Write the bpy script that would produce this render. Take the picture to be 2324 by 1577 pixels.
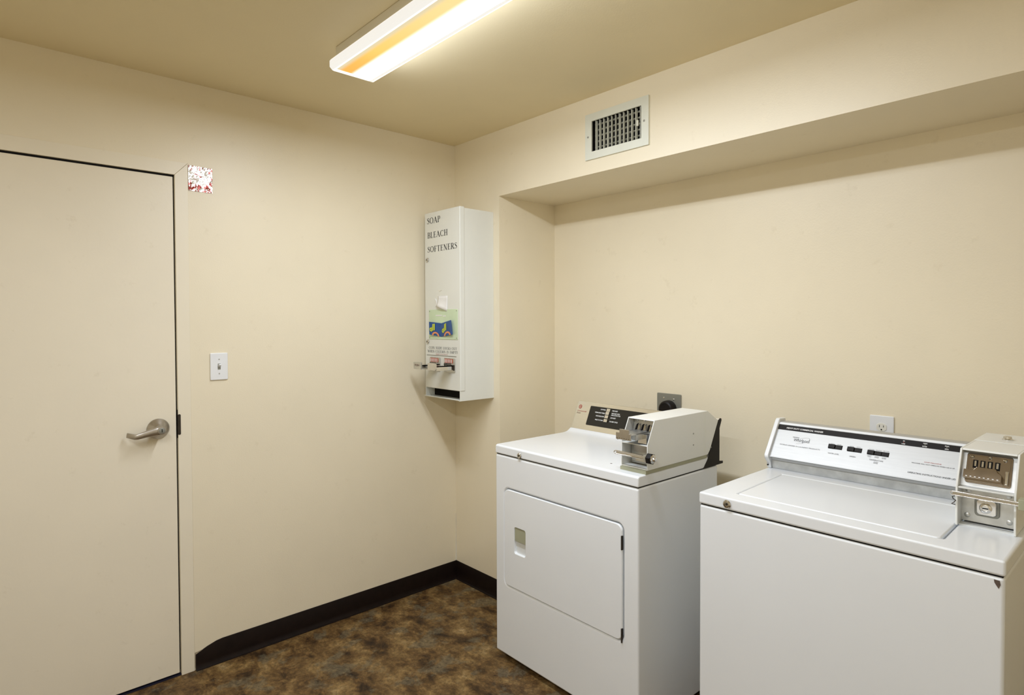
import bpy, bmesh, math, random
from mathutils import Vector, Matrix
random.seed(7)
for o in list(bpy.data.objects): bpy.data.objects.remove(o, do_unlink=True)
SC = bpy.context.scene
COL = SC.collection
R = math.radians

# ---------------------------------------------------------------- camera
cam_d = bpy.data.cameras.new('camera'); cam = bpy.data.objects.new('camera', cam_d); COL.objects.link(cam)
SC.camera = cam
cam_d.sensor_fit = 'HORIZONTAL'; cam_d.sensor_width = 36.0
cam_d.lens = 1374.15 * 36.0 / 2324.0
cam_d.shift_x = -1.10 / 2324.0; cam_d.shift_y = -27.9 / 2324.0
cam_d.clip_start = 0.02
yaw, pitch, roll = 2.403814, -0.0206105, -0.003262
fw = Vector((math.cos(yaw)*math.cos(pitch), math.sin(yaw)*math.cos(pitch), math.sin(pitch)))
rt = Vector((math.sin(yaw), -math.cos(yaw), 0)); up = rt.cross(fw)
rt, up = rt*math.cos(roll)+up*math.sin(roll), up*math.cos(roll)-rt*math.sin(roll)
M = Matrix((rt, up, -fw)).transposed().to_4x4(); M.translation = (2.71998, -2.03987, 1.43394)
cam.matrix_world = M

# ---------------------------------------------------------------- world, exposure (a closed room: its ceiling lamp and an added rear fill lamp light it)
w = bpy.data.worlds.new('world'); SC.world = w; w.use_nodes = True
w.node_tree.nodes['Background'].inputs[0].default_value = (0.05, 0.05, 0.05, 1)
SC.view_settings.view_transform = 'Standard'; SC.view_settings.look = 'None'
SC.view_settings.exposure = 0.06; SC.view_settings.gamma = 1.0
SC.view_settings.use_curve_mapping = False
SC.cycles.max_bounces = 8; SC.cycles.diffuse_bounces = 6; SC.cycles.glossy_bounces = 3; SC.cycles.caustics_reflective = False; SC.cycles.caustics_refractive = False
LAMP = 93.0          # radiance of the healthy tube's side of the lens
FILL_LAMP = 99.0          # added fill lamp behind the viewer, lifts the lower room

# ---------------------------------------------------------------- materials
def nt(name):
    m = bpy.data.materials.new(name); m.use_nodes = True
    return m, m.node_tree.nodes, m.node_tree.links, m.node_tree.nodes['Principled BSDF']
def rgba(c): return (c[0], c[1], c[2], 1)
def srgb(r, g, b):
    f = lambda v: (v/255/12.92) if v/255 <= .04045 else ((v/255+.055)/1.055)**2.4
    return (f(r), f(g), f(b))
def noise(n, l, scale, detail=4, rough=.5, coord='Object', stretch=None):
    tc = n.new('ShaderNodeTexCoord'); t = n.new('ShaderNodeTexNoise')
    t.inputs['Scale'].default_value = scale; t.inputs['Detail'].default_value = detail; t.inputs['Roughness'].default_value = rough
    if stretch:
        mp = n.new('ShaderNodeMapping'); mp.inputs['Scale'].default_value = stretch
        l.new(tc.outputs[coord], mp.inputs[0]); l.new(mp.outputs[0], t.inputs[0])
    else: l.new(tc.outputs[coord], t.inputs[0])
    return t
def ramp(n, l, src, stops):
    r = n.new('ShaderNodeValToRGB'); e = r.color_ramp.elements
    e[0].position, e[0].color = stops[0][0], rgba(stops[0][1]); e[1].position, e[1].color = stops[-1][0], rgba(stops[-1][1])
    for p, c in stops[1:-1]:
        x = e.new(p); x.color = rgba(c)
    l.new(src, r.inputs[0]); return r
def bump(n, l, bsdf, tex, strength, dist):
    b = n.new('ShaderNodeBump'); b.inputs['Strength'].default_value = strength; b.inputs['Distance'].default_value = dist
    l.new(tex, b.inputs['Height']); l.new(b.outputs[0], bsdf.inputs['Normal'])
def plain(name, c, rough=.4, metal=0., vary=.06, scale=9., spec=.5, bmp=None, stretch=None, coat=0.):
    m, n, l, b = nt(name)
    b.inputs['Roughness'].default_value = rough; b.inputs['Metallic'].default_value = metal
    b.inputs['Specular IOR Level'].default_value = spec; b.inputs['Coat Weight'].default_value = coat
    t = noise(n, l, scale, 3, stretch=stretch)
    r = ramp(n, l, t.outputs[0], [(.3, [v*(1-vary) for v in c]), (.7, [min(1, v*(1+vary)) for v in c])])
    l.new(r.outputs[0], b.inputs['Base Color'])
    if bmp:
        t2 = noise(n, l, bmp[0], 2, stretch=stretch); bump(n, l, b, t2.outputs[0], bmp[1], bmp[2])
    return m
def paint(name, c, rough=.42, dirt=0., orange=190.):
    m, n, l, b = nt(name)
    b.inputs['Roughness'].default_value = rough; b.inputs['Specular IOR Level'].default_value = .4
    t = noise(n, l, 2.2, 3, .6)
    r = ramp(n, l, t.outputs[0], [(.3, [v*.975 for v in c]), (.7, [min(1, v*1.02) for v in c])])
    out = r.outputs[0]
    if dirt:                                   # scuffs and specks with shapes of their own
        t2 = noise(n, l, 13, 5, .72); r2 = ramp(n, l, t2.outputs[0], [(.62, (0, 0, 0)), (.78, (1, 1, 1))])
        mx = n.new('ShaderNodeMix'); mx.data_type = 'RGBA'; mx.blend_type = 'MULTIPLY'
        mu = n.new('ShaderNodeMath'); mu.operation = 'MULTIPLY'; mu.inputs[1].default_value = dirt
        l.new(r2.outputs[0], mu.inputs[0]); l.new(mu.outputs[0], mx.inputs[0])
        l.new(out, mx.inputs[6]); mx.inputs[7].default_value = (.62, .56, .46, 1); out = mx.outputs[2]
    l.new(out, b.inputs['Base Color'])
    t3 = noise(n, l, orange, 2, .5); bump(n, l, b, t3.outputs[0], .22, .0012)
    return m
WALL = (.805, .724, .552)
MT = {}
MT['wall'] = paint('cream_wall_paint', WALL, .40, .25)
MT['ceiling'] = paint('ceiling_paint', (.790, .685, .450), .55)
MT['door'] = paint('door_paint', (.805, .735, .590), .38, .3, 60.)
MT['trim'] = paint('trim_paint', (.810, .740, .590), .36, .2, 60.)
MT['white'] = plain('white_enamel', (.80, .825, .85), .22, vary=.012, scale=3, bmp=(240, .03, .0004))
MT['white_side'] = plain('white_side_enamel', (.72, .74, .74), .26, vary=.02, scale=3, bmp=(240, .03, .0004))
MT['box_white'] = plain('white_powder_coat', (.78, .79, .765), .34, vary=.02, scale=5, bmp=(300, .05, .0004))
MT['disp_white'] = plain('dispenser_enamel', (.76, .765, .71), .3, vary=.015, scale=4)
MT['vent_white'] = plain('vent_enamel', (.70, .71, .62), .4, vary=.03)
MT['plastic'] = plain('white_plastic', (.80, .81, .82), .3, vary=.01)
MT['ivory'] = plain('ivory_plastic', (.78, .76, .68), .3, vary=.01)
MT['black'] = plain('black_plastic', (.010, .008, .007), .45, vary=.2, spec=.18)
MT['dark'] = plain('dark_gap', (.010, .009, .008), .8, vary=.2, spec=.1)
MT['darkmetal'] = plain('dark_bronze_metal', (.05, .04, .03), .45, metal=.6, vary=.3, scale=40)
MT['blackpanel'] = plain('black_gloss_panel', (.006, .006, .006), .12, vary=.1)
MT['chrome'] = plain('chrome', (.72, .71, .69), .12, metal=1., vary=.05, scale=30)
MT['nickel'] = plain('satin_nickel', (.52, .49, .45), .32, metal=1., vary=.05, scale=60)
MT['darkchrome'] = plain('brown_tinted_chrome', (.30, .25, .19), .16, metal=1., vary=.08, scale=40)
MT['steel'] = plain('galvanised_steel', (.62, .62, .59), .38, metal=.9, vary=.14, scale=25)
MT['brushed'] = plain('brushed_aluminium', (.52, .525, .52), .50, metal=.55, vary=.05, scale=14, stretch=(1, 30, 60), bmp=(30, .05, .0003))
MT['brushed_warm'] = plain('brushed_silver_trim', (.74, .70, .60), .24, metal=.85, vary=.05, scale=14, stretch=(1, 30, 60), bmp=(30, .04, .0003))
MT['greyplate'] = plain('grey_metal_plate', (.27, .27, .235), .4, metal=.4, vary=.06)
MT['gasket'] = plain('grey_green_gasket', (.36, .36, .25), .6, vary=.05)
MT['ink'] = plain('black_ink', (.012, .012, .012), .5, vary=.1)
MT['greyink'] = plain('grey_ink', (.10, .10, .10), .5, vary=.1)
MT['whiteink'] = plain('white_ink', (.85, .85, .85), .5, vary=.02)
MT['redink'] = plain('red_ink', (.42, .05, .03), .5, vary=.05)
MT['brownink'] = plain('brown_ink', (.16, .06, .04), .5, vary=.05)
MT['coinred'] = plain('orange_red_print', (.50, .10, .04), .45, vary=.1)
MT['greenpane'] = plain('pale_green_plastic', (.60, .72, .50), .25, vary=.05, scale=12)
MT['blue'] = plain('blue_print', (.012, .075, .27), .35, vary=.25, scale=18)
MT['yellow'] = plain('yellow_green_print', (.62, .68, .02), .4, vary=.05)
MT['orange'] = plain('salmon_print', (.72, .27, .12), .4, vary=.05)
MT['paper'] = plain('white_paper', (.80, .79, .77), .6, vary=.03)
MT['base'] = plain('dark_brown_rubber', (.009, .005, .004), .40, vary=.2, scale=30, spec=.22)
MT['plaster'] = plain('bare_plaster', (.34, .28, .19), .8, vary=.25, scale=60)
MT['caulk'] = plain('caulk', (.72, .68, .58), .5, vary=.05, scale=40)
MT['threshold'] = plain('blue_black_threshold', (.012, .013, .03), .35, vary=.2)
MT['housing'] = plain('lamp_housing_enamel', (.70, .66, .55), .4, vary=.02)
MT['rust'] = plain('rust_chip', (.10, .07, .055), .7, vary=.4, scale=80)
MT['yellowed'] = plain('yellowed_enamel_trim', (.74, .70, .56), .3, vary=.03)

# worn red and silver foil sticker
m, n, l, b = nt('worn_foil_sticker'); MT['foil'] = m
t = noise(n, l, 62, 3, .6, stretch=(1, 1.0, .62)); t.inputs['Distortion'].default_value = 1.5
tc = n.new('ShaderNodeTexCoord'); vd = n.new('ShaderNodeVectorMath'); vd.operation = 'DISTANCE'; vd.inputs[1].default_value = (0, -1.308, 2.038)
l.new(tc.outputs['Object'], vd.inputs[0])
mr = n.new('ShaderNodeMapRange'); mr.inputs[1].default_value = .025; mr.inputs[2].default_value = .062; mr.inputs[3].default_value = .10; mr.inputs[4].default_value = -.05; l.new(vd.outputs['Value'], mr.inputs[0])
ad = n.new('ShaderNodeMath'); l.new(t.outputs[0], ad.inputs[0]); l.new(mr.outputs[0], ad.inputs[1])
r = ramp(n, l, ad.outputs[0], [(.395, (.26, .02, .008)), (.44, (.36, .03, .01)), (.455, (.80, .77, .72)), (.60, (.83, .81, .77)), (.625, (.42, .36, .25)), (.65, (.83, .80, .76))])
r.color_ramp.interpolation = 'LINEAR'
l.new(r.outputs[0], b.inputs['Base Color']); b.inputs['Roughness'].default_value = .22; b.inputs['Metallic'].default_value = .35
t2 = noise(n, l, 90, 2); bump(n, l, b, t2.outputs[0], .5, .003)

# mottled sheet vinyl
m, n, l, b = nt('mottled_vinyl'); MT['floor'] = m
t1 = noise(n, l, 8, 9, .66, stretch=(1, 1.35, 1)); t1.inputs['Distortion'].default_value = .25
r1 = ramp(n, l, t1.outputs[0], [(.31, (.014, .008, .005)), (.40, (.050, .027, .010)), (.47, (.105, .059, .021)), (.54, (.150, .090, .034)), (.61, (.205, .130, .050)), (.72, (.330, .235, .115))])
t2 = noise(n, l, 7, 6, .62, stretch=(1.2, 1, 1)); t2.inputs['Distortion'].default_value = .3
r2 = ramp(n, l, t2.outputs[0], [(.54, (0, 0, 0)), (.60, (1, 1, 1))])
mx = n.new('ShaderNodeMix'); mx.data_type = 'RGBA'
mu = n.new('ShaderNodeMath'); mu.operation = 'MULTIPLY'; mu.inputs[1].default_value = .62
l.new(r2.outputs[0], mu.inputs[0]); l.new(mu.outputs[0], mx.inputs[0]); l.new(r1.outputs[0], mx.inputs[6]); mx.inputs[7].default_value = (.125, .105, .066, 1)
t3 = noise(n, l, 48, 7, .85); r3 = ramp(n, l, t3.outputs[0], [(.34, (.30, .27, .23)), (.5, (1, 1, 1)), (.66, (1.9, 1.85, 1.7))])
m2 = n.new('ShaderNodeMix'); m2.data_type = 'RGBA'; m2.blend_type = 'MULTIPLY'; m2.inputs[0].default_value = .85
l.new(mx.outputs[2], m2.inputs[6]); l.new(r3.outputs[0], m2.inputs[7]); l.new(m2.outputs[2], b.inputs['Base Color'])
b.inputs['Roughness'].default_value = .50; b.inputs['Specular IOR Level'].default_value = .25; bump(n, l, b, t3.outputs[0], .12, .001)

# lamp lens: three kinds of face, all of them lit from inside
def emit(name, build):
    m, n, l, b = nt(name)
    b.inputs['Roughness'].default_value = .25; b.inputs['Base Color'].default_value = (.12, .12, .11, 1)
    build(m, n, l, b); MT[name] = m
def xpos(n, l, axis):
    tc = n.new('ShaderNodeTexCoord'); s = n.new('ShaderNodeSeparateXYZ'); l.new(tc.outputs['Object'], s.inputs[0]); return s.outputs[axis]
def maprange(n, l, src, a, b_, c, d):
    mr = n.new('ShaderNodeMapRange'); mr.inputs[1].default_value = a; mr.inputs[2].default_value = b_; mr.inputs[3].default_value = c; mr.inputs[4].default_value = d
    mr.interpolation_type = 'SMOOTHSTEP'; l.new(src, mr.inputs[0]); return mr.outputs[0]
def b_bright(m, n, l, b):
    b.inputs['Emission Color'].default_value = (.905, .975, 1.085, 1); b.inputs['Emission Strength'].default_value = LAMP
def b_fill(m, n, l, b):
    b.inputs['Emission Color'].default_value = (.905, .975, 1.085, 1); b.inputs['Emission Strength'].default_value = FILL_LAMP
def b_amber(m, n, l, b):          # the old tube glows amber at its end and paler along its length
    x = maprange(n, l, xpos(n, l, 0), 0.0, .70, 0, 1)
    r = ramp(n, l, x, [(0, (.92, .42, .03)), (.25, (1, .60, .10)), (1, (1, .74, .30))])
    y = maprange(n, l, xpos(n, l, 1), -.074, -.050, 0, 1)
    m1 = n.new('ShaderNodeMix'); m1.data_type = 'RGBA'; m1.inputs[6].default_value = (.74, .64, .42, 1); l.new(y, m1.inputs[0]); l.new(r.outputs[0], m1.inputs[7])
    y2 = maprange(n, l, xpos(n, l, 1), -.026, -.002, 0, 1)
    m2 = n.new('ShaderNodeMix'); m2.data_type = 'RGBA'; m2.inputs[7].default_value = (1.4, 1.4, 1.35, 1); l.new(y2, m2.inputs[0]); l.new(m1.outputs[2], m2.inputs[6])
    l.new(m2.outputs[2], b.inputs['Emission Color']); b.inputs['Emission Strength'].default_value = .92
def b_rim(m, n, l, b):
    b.inputs['Emission Color'].default_value = (1.0, .97, .90, 1); b.inputs['Emission Strength'].default_value = .82
def b_edge(m, n, l, b):
    b.inputs['Emission Color'].default_value = (1.0, .97, .90, 1); b.inputs['Emission Strength'].default_value = 1.15
emit('lens_bright', b_bright); emit('lens_fill', b_fill); emit('lens_amber', b_amber); emit('lens_rim', b_rim); emit('lens_edge', b_edge)
def b_side(m, n, l, b):
    b.inputs['Emission Color'].default_value = (.905, .975, 1.085, 1); b.inputs['Emission Strength'].default_value = LAMP*.25
emit('lens_side', b_side)
for k_ in ('lens_amber', 'lens_rim', 'lens_edge'): MT[k_].cycles.emission_sampling = 'NONE'

# ---------------------------------------------------------------- mesh builder
def col_props(o, label=None, cat=None, group=None, kind=None):
    if label: o['label'] = label
    if cat: o['category'] = cat
    if group: o['group'] = group
    if kind: o['kind'] = kind
    return o
def empty(name, loc=(0, 0, 0), rz=0.):
    o = bpy.data.objects.new(name, None); COL.objects.link(o); o.location = loc; o.rotation_euler = (0, 0, rz); o.empty_display_size = .05
    return o
class MB:
    def __init__(s): s.bm = bmesh.new()
    def face(s, pts, mi=0):
        f = s.bm.faces.new([s.bm.verts.new(p) for p in pts]); f.material_index = mi; return s
    def box(s, x0, x1, y0, y1, z0, z1):
        v = [s.bm.verts.new((x, y, z)) for z in (z0, z1) for y in (y0, y1) for x in (x0, x1)]
        for q in ((0, 2, 3, 1), (4, 5, 7, 6), (0, 1, 5, 4), (2, 6, 7, 3), (0, 4, 6, 2), (1, 3, 7, 5)): s.bm.faces.new([v[i] for i in q])
        return s
    def prism(s, poly, axis, a0, a1):
        """poly: 2D points; axis 0 -> (y,z), 1 -> (x,z), 2 -> (x,y)"""
        def P(p, a): return {0: (a, p[0], p[1]), 1: (p[0], a, p[1]), 2: (p[0], p[1], a)}[axis]
        A = [s.bm.verts.new(P(p, a0)) for p in poly]; B = [s.bm.verts.new(P(p, a1)) for p in poly]; k = len(poly)
        fs = [s.bm.faces.new(A), s.bm.faces.new(B[::-1])] + [s.bm.faces.new((A[i], B[i], B[(i+1) % k], A[(i+1) % k])) for i in range(k)]
        return s
    def lathe(s, p0, p1, prof, n=20):
        """prof: (t along p0->p1 in metres, radius)"""
        p0 = Vector(p0); d = (Vector(p1)-p0).normalized(); a = d.orthogonal().normalized(); b = d.cross(a)
        rings = []
        for t, r in prof:
            rings.append([s.bm.verts.new(p0+d*t+(a*math.cos(2*math.pi*i/n)+b*math.sin(2*math.pi*i/n))*r) for i in range(n)])
        for A, B in zip(rings, rings[1:]):
            for i in range(n): s.bm.faces.new((A[i], A[(i+1) % n], B[(i+1) % n], B[i]))
        s.bm.faces.new(rings[0][::-1]); s.bm.faces.new(rings[-1]); return s
    def cyl(s, p0, p1, r, n=16):
        return s.lathe(p0, p1, [(0, r), ((Vector(p1)-Vector(p0)).length, r)], n)
    def tube(s, pts, r, n=8):
        pts = [Vector(p) for p in pts]; rings = []
        rr = r if isinstance(r, (list, tuple)) else [r]*len(pts)
        a = None
        for i, p in enumerate(pts):
            d = (pts[min(i+1, len(pts)-1)]-pts[max(i-1, 0)]).normalized()
            a = d.orthogonal().normalized() if a is None else (a-d*a.dot(d)).normalized(); b = d.cross(a)
            rings.append([s.bm.verts.new(p+(a*math.cos(2*math.pi*k/n)+b*math.sin(2*math.pi*k/n))*rr[i]) for k in range(n)])
        for A, B in zip(rings, rings[1:]):
            for i in range(n): s.bm.faces.new((A[i], A[(i+1) % n], B[(i+1) % n], B[i]))
        s.bm.faces.new(rings[0][::-1]); s.bm.faces.new(rings[-1]); return s
    def xf(s, mat):
        bmesh.ops.transform(s.bm, matrix=mat, verts=s.bm.verts[:]); return s
    def mesh(s, name):
        bmesh.ops.recalc_face_normals(s.bm, faces=s.bm.faces[:])
        me = bpy.data.meshes.new(name); s.bm.to_mesh(me); s.bm.free(); return me
    def build(s, name, mat, parent=None, bevel=0., seg=2, smooth=None, ang=40):
        o = bpy.data.objects.new(name, s.mesh(name)); COL.objects.link(o)
        for mm in (mat if isinstance(mat, (list, tuple)) else [mat]): o.data.materials.append(MT[mm])
        if parent: o.parent = parent
        finish(o, bevel, seg, smooth, ang); return o
def finish(o, bevel=0., seg=2, smooth=None, ang=40):
    if bevel:
        o.data.polygons.foreach_set('use_smooth', [True]*len(o.data.polygons))
        md = o.modifiers.new('bevel', 'BEVEL'); md.width = bevel; md.segments = seg; md.limit_method = 'ANGLE'; md.angle_limit = R(ang); md.use_clamp_overlap = True
        wn = o.modifiers.new('flat', 'WEIGHTED_NORMAL'); wn.keep_sharp = False; wn.weight = 100
    elif smooth:
        o.data.polygons.foreach_set('use_smooth', [True]*len(o.data.polygons)); o.data.set_sharp_from_angle(angle=R(smooth))
def cut(o, cutter):
    """subtract a mesh builder's solid from o's mesh, for good"""
    me = cutter.mesh('cutter'); c = bpy.data.objects.new('cutter', me); COL.objects.link(c)
    saved = [m for m in o.modifiers]; assert not saved
    md = o.modifiers.new('cut', 'BOOLEAN'); md.operation = 'DIFFERENCE'; md.object = c; md.solver = 'EXACT'
    c.matrix_world = o.matrix_world
    if o.parent: c.parent = o.parent
    dg = bpy.context.evaluated_depsgraph_get(); dg.update()
    new = bpy.data.meshes.new_from_object(o.evaluated_get(dg)); old = o.data
    o.modifiers.clear(); o.data = new; new.name = o.name
    bpy.data.objects.remove(c, do_unlink=True); bpy.data.meshes.remove(old); bpy.data.meshes.remove(me)
    return o
def rrect(x0, x1, z0, z1, r, n=5):
    P = []
    for cx, cz, a in ((x1-r, z1-r, 0), (x0+r, z1-r, 90), (x0+r, z0+r, 180), (x1-r, z0+r, 270)):
        P += [(cx+r*math.cos(R(a+90*i/n)), cz+r*math.sin(R(a+90*i/n))) for i in range(n+1)]
    return P

# ---------------------------------------------------------------- lettering (flat print on real surfaces)
def frame(o, ex, ey): # matrix from text plane to local
    ex = Vector(ex).normalized(); ey = Vector(ey).normalized(); ez = ex.cross(ey)
    m = Matrix((ex, ey, ez)).transposed().to_4x4(); m.translation = Vector(o); return m
def sans(name, text, mat, fr, x, y, width=None, height=.005, parent=None, align='LEFT', shear=0., off=.0005, bold=0.):
    cu = bpy.data.curves.new('t', 'FONT'); cu.body = text; cu.size = 1.; cu.resolution_u = 2; cu.shear = shear; cu.offset = bold
    o = bpy.data.objects.new('t', cu); COL.objects.link(o)
    dg = bpy.context.evaluated_depsgraph_get(); dg.update()
    me = bpy.data.meshes.new_from_object(o.evaluated_get(dg)); bpy.data.objects.remove(o, do_unlink=True); bpy.data.curves.remove(cu)
    xs = [v.co.x for v in me.vertices]; x0, x1 = min(xs), max(xs)
    sy = height/.70; sx = sy if width is None else width/(x1-x0); ww = (x1-x0)*sx
    ox = x - {'LEFT': 0, 'CENTER': ww/2, 'RIGHT': ww}[align]
    for v in me.vertices: v.co = fr @ Vector((ox+(v.co.x-x0)*sx, y+v.co.y*sy, off))
    me.materials.clear(); me.materials.append(MT[mat]); me.name = name
    ob = bpy.data.objects.new(name, me); COL.objects.link(ob); ob.parent = parent; return ob
T, TH = .15, .05
def serif_glyph(ch):
    q = []                                     # list of quads (4 pts)
    def line(a, b, wa, wb=None):
        wb = wa if wb is None else wb; dx, dy = b[0]-a[0], b[1]-a[1]; L = math.hypot(dx, dy) or 1; nx, ny = -dy/L, dx/L
        q.append([(a[0]+nx*wa/2, a[1]+ny*wa/2), (a[0]-nx*wa/2, a[1]-ny*wa/2), (b[0]-nx*wb/2, b[1]-ny*wb/2), (b[0]+nx*wb/2, b[1]+ny*wb/2)])
    def path(pts, ws):
        for i in range(len(pts)-1): line(pts[i], pts[i+1], ws[i], ws[i+1])
    def ser(x, y, wd=.34): line((x-wd/2, y), (x+wd/2, y), .045)
    def stem(x, wd=T): line((x, 0), (x, 1), wd); ser(x, .0225); ser(x, .9775)
    def ring(cx, cy, rx, ry, a0=0, a1=360, n=26):
        P, W = [], []
        for i in range(n+1):
            a = R(a0+(a1-a0)*i/n); P.append((cx+rx*math.cos(a), cy+ry*math.sin(a))); W.append(TH+(T-TH)*abs(math.cos(a))**1.3)
        path(P, W)
    adv = .6
    if ch == 'O': ring(.42, .5, .36, .47); adv = .84
    elif ch == 'C': ring(.42, .5, .36, .47, 48, 312); line((.66, .70), (.66, .97), .05); line((.66, .03), (.66, .25), .04); adv = .76
    elif ch == 'S':
        P = [(.47, .80), (.40, .93), (.27, .97), (.14, .90), (.11, .76), (.18, .64), (.30, .54), (.42, .44), (.49, .30), (.45, .12), (.29, .03), (.14, .07), (.06, .22)]
        path(P, [.04, .05, .05, .08, .12, .15, .16, .15, .12, .08, .05, .05, .04]); line((.475, .74), (.475, .98), .04); line((.055, .02), (.055, .28), .04); adv = .56
    elif ch == 'A': line((.08, 0), (.39, 1), .06); line((.36, 1), (.70, 0), .16); line((.19, .33), (.58, .33), .05); ser(.08, .0225, .22); ser(.70, .0225, .3); adv = .80
    elif ch in 'PRB':
        stem(.17); line((.17, .9775), (.36, .9775), .045); line((.17, .50), (.36, .50), .045); ring(.36, .74, .19, .24, -90, 90, 12); adv = .60
        if ch == 'R': line((.36, .50), (.68, .0), .15, .15); ser(.70, .0225, .18); adv = .72
        if ch == 'B': line((.17, .0225), (.38, .0225), .045); ring(.38, .26, .21, .245, -90, 90, 12); adv = .64
    elif ch == 'D': stem(.17); line((.17, .9775), (.36, .9775), .045); line((.17, .0225), (.36, .0225), .045); ring(.36, .5, .35, .48, -90, 90, 14); adv = .80
    elif ch in 'LEFT'.replace('T', ''):
        stem(.17)
        if ch in 'LE': line((.17, .0225), (.54, .0225), .045); line((.54, 0), (.56, .22), .05)
        if ch in 'EF': line((.17, .9775), (.52, .9775), .045); line((.52, 1), (.52, .80), .05); line((.17, .52), (.42, .52), .045); line((.42, .42), (.42, .62), .045)
        adv = .60
    elif ch == 'H': stem(.16); stem(.64); line((.16, .51), (.64, .51), .05); adv = .80
    elif ch == 'T': stem(.34); line((.03, .9775), (.65, .9775), .045); line((.04, 1), (.04, .80), .045); line((.64, 1), (.64, .80), .045); adv = .68
    elif ch == 'N': line((.15, 0), (.15, 1), .055); line((.13, 1), (.68, 0), .16); line((.68, 0), (.68, 1), .055); ser(.15, .0225, .26); ser(.10, .9775, .2); ser(.68, .9775, .26); adv = .82
    elif ch == 'M': line((.13, 0), (.17, 1), .055); line((.17, 1), (.47, .04), .15); line((.47, .04), (.78, 1), .055); line((.80, 0), (.78, 1), .16); ser(.13, .0225, .24); ser(.80, .0225, .32); adv = .98
    elif ch == 'W': line((.08, 1), (.32, 0), .15); line((.32, 0), (.52, .96), .055); line((.52, .96), (.76, 0), .15); line((.76, 0), (1., 1), .055); ser(.08, .9775, .3); ser(1., .9775, .22); adv = 1.1
    elif ch == 'I': stem(.17); adv = .36
    elif ch == 'K': stem(.17); line((.20, .46), (.60, 1), .055); line((.28, .58), (.68, 0), .16); ser(.60, .9775, .26); ser(.69, .0225, .24); adv = .78
    elif ch == 'U': line((.16, .28), (.16, 1), T); line((.64, .28), (.64, 1), .055); ring(.40, .29, .24, .26, 180, 360, 12); ser(.16, .9775); ser(.64, .9775, .26); adv = .80
    elif ch == 'Y': line((.08, 1), (.36, .48), .15); line((.62, 1), (.36, .48), .055); line((.36, 0), (.36, .5), T); ser(.36, .0225); ser(.08, .9775, .3); ser(.62, .9775, .24); adv = .70
    elif ch == ' ': adv = .42
    return q, adv
def serif(name, text, mat, fr, x, y, width, height, parent, off=.0004):
    mb = MB(); cx = 0.; Q = []
    for ch in text:
        q, adv = serif_glyph(ch); Q += [[(p[0]+cx, p[1]) for p in f] for f in q]; cx += adv+.09
    sx = width/(cx-.09); k = 0
    for f in Q:
        k += 1; mb.face([fr @ Vector((x+p[0]*sx, y+p[1]*height, off+(k % 9)*.00003)) for p in f])
    return mb.build(name, mat, parent)

# ================================================================ THE ROOM
H, HS, XP, D = 2.414, 2.081, .3773, .4078        # ceiling, soffit underside, pier width, recess depth
XE, YB = 3.45, -2.95                              # far side walls, out of frame
YD, YC, HC = -1.3995, -1.3506, 2.0853             # door opening edge, casing edge, casing top
G = .0055; DOORW = .915; YD2 = YD-DOORW; YC2 = YD2-(YC-YD); HD = 2.032
def struct(name, mb, mat, label=None, parent=None, **k):
    o = mb.build(name, mat, parent, **k); o['kind'] = 'structure'
    if label: o['label'] = label
    return o
struct('floor', MB().box(-.12, XE+.1, YB-.1, D+.1, -.08, 0), 'floor', 'brown and gold mottled sheet vinyl floor')
struct('ceiling', MB().box(-.12, XE+.1, YB-.1, .0, H, H+.08), 'ceiling', 'tan painted ceiling')
wl = MB(); wl.box(-.12, 0, YC-.002, .0, 0, H); wl.box(-.12, 0, YB, YC2+.002, 0, H); wl.box(-.12, 0, YC2+.002, YC-.002, HC-.002, H)
struct('wall_left', wl, 'wall', 'cream wall with the door')
VX0, VX1, VZ0, VZ1 = .992, 1.258, 2.171, 2.309    # duct opening
wr = MB(); wr.box(-.12, XP, 0, D+.1, 0, HS); wr.box(-.12, VX0, 0, .12, HS, H+.0); wr.box(VX1, XE, 0, .12, HS, H); wr.box(VX0, VX1, 0, .12, HS, VZ0); wr.box(VX0, VX1, 0, .12, VZ1, H)
wr.box(-.12, XE, .12, D+.1, HS, HS+.03); wr.box(-.12, XE, .12, .15, HS+.03, H)
struct('wall_right', wr, 'wall', 'cream pier and soffit framing the machine recess')
struct('wall_back', MB().box(XP, XE, D, D+.1, 0, HS), 'wall', 'cream wall at the back of the machine recess')
struct('wall_front', MB().box(-.12, XE, YB-.1, YB, 0, H), 'wall', 'cream wall behind the viewer')
struct('wall_end', MB().box(XE, XE+.1, YB-.1, D+.1, 0, H), 'wall', 'cream end wall')

# baseboards: rubber cove with a toe
hb = .0985
def cove(name, p0, p1, nrm, label):
    mb = MB(); p0 = Vector(p0); p1 = Vector(p1); nrm = Vector(nrm)
    prof = [(0, 0), (.016, 0), (.0155, .003), (.009, .006), (.0055, .014), (.004, .025), (.0035, hb-.003), (.002, hb), (0, hb)]
    A = [mb.bm.verts.new(p0+nrm*a+Vector((0, 0, z))) for a, z in prof]; B = [mb.bm.verts.new(p1+nrm*a+Vector((0, 0, z))) for a, z in prof]
    k = len(prof); mb.bm.faces.new(A); mb.bm.faces.new(B[::-1])
    for i in range(k): mb.bm.faces.new((A[i], B[i], B[(i+1) % k], A[(i+1) % k]))
    return struct(name, mb, 'base', label, smooth=30)
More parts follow.
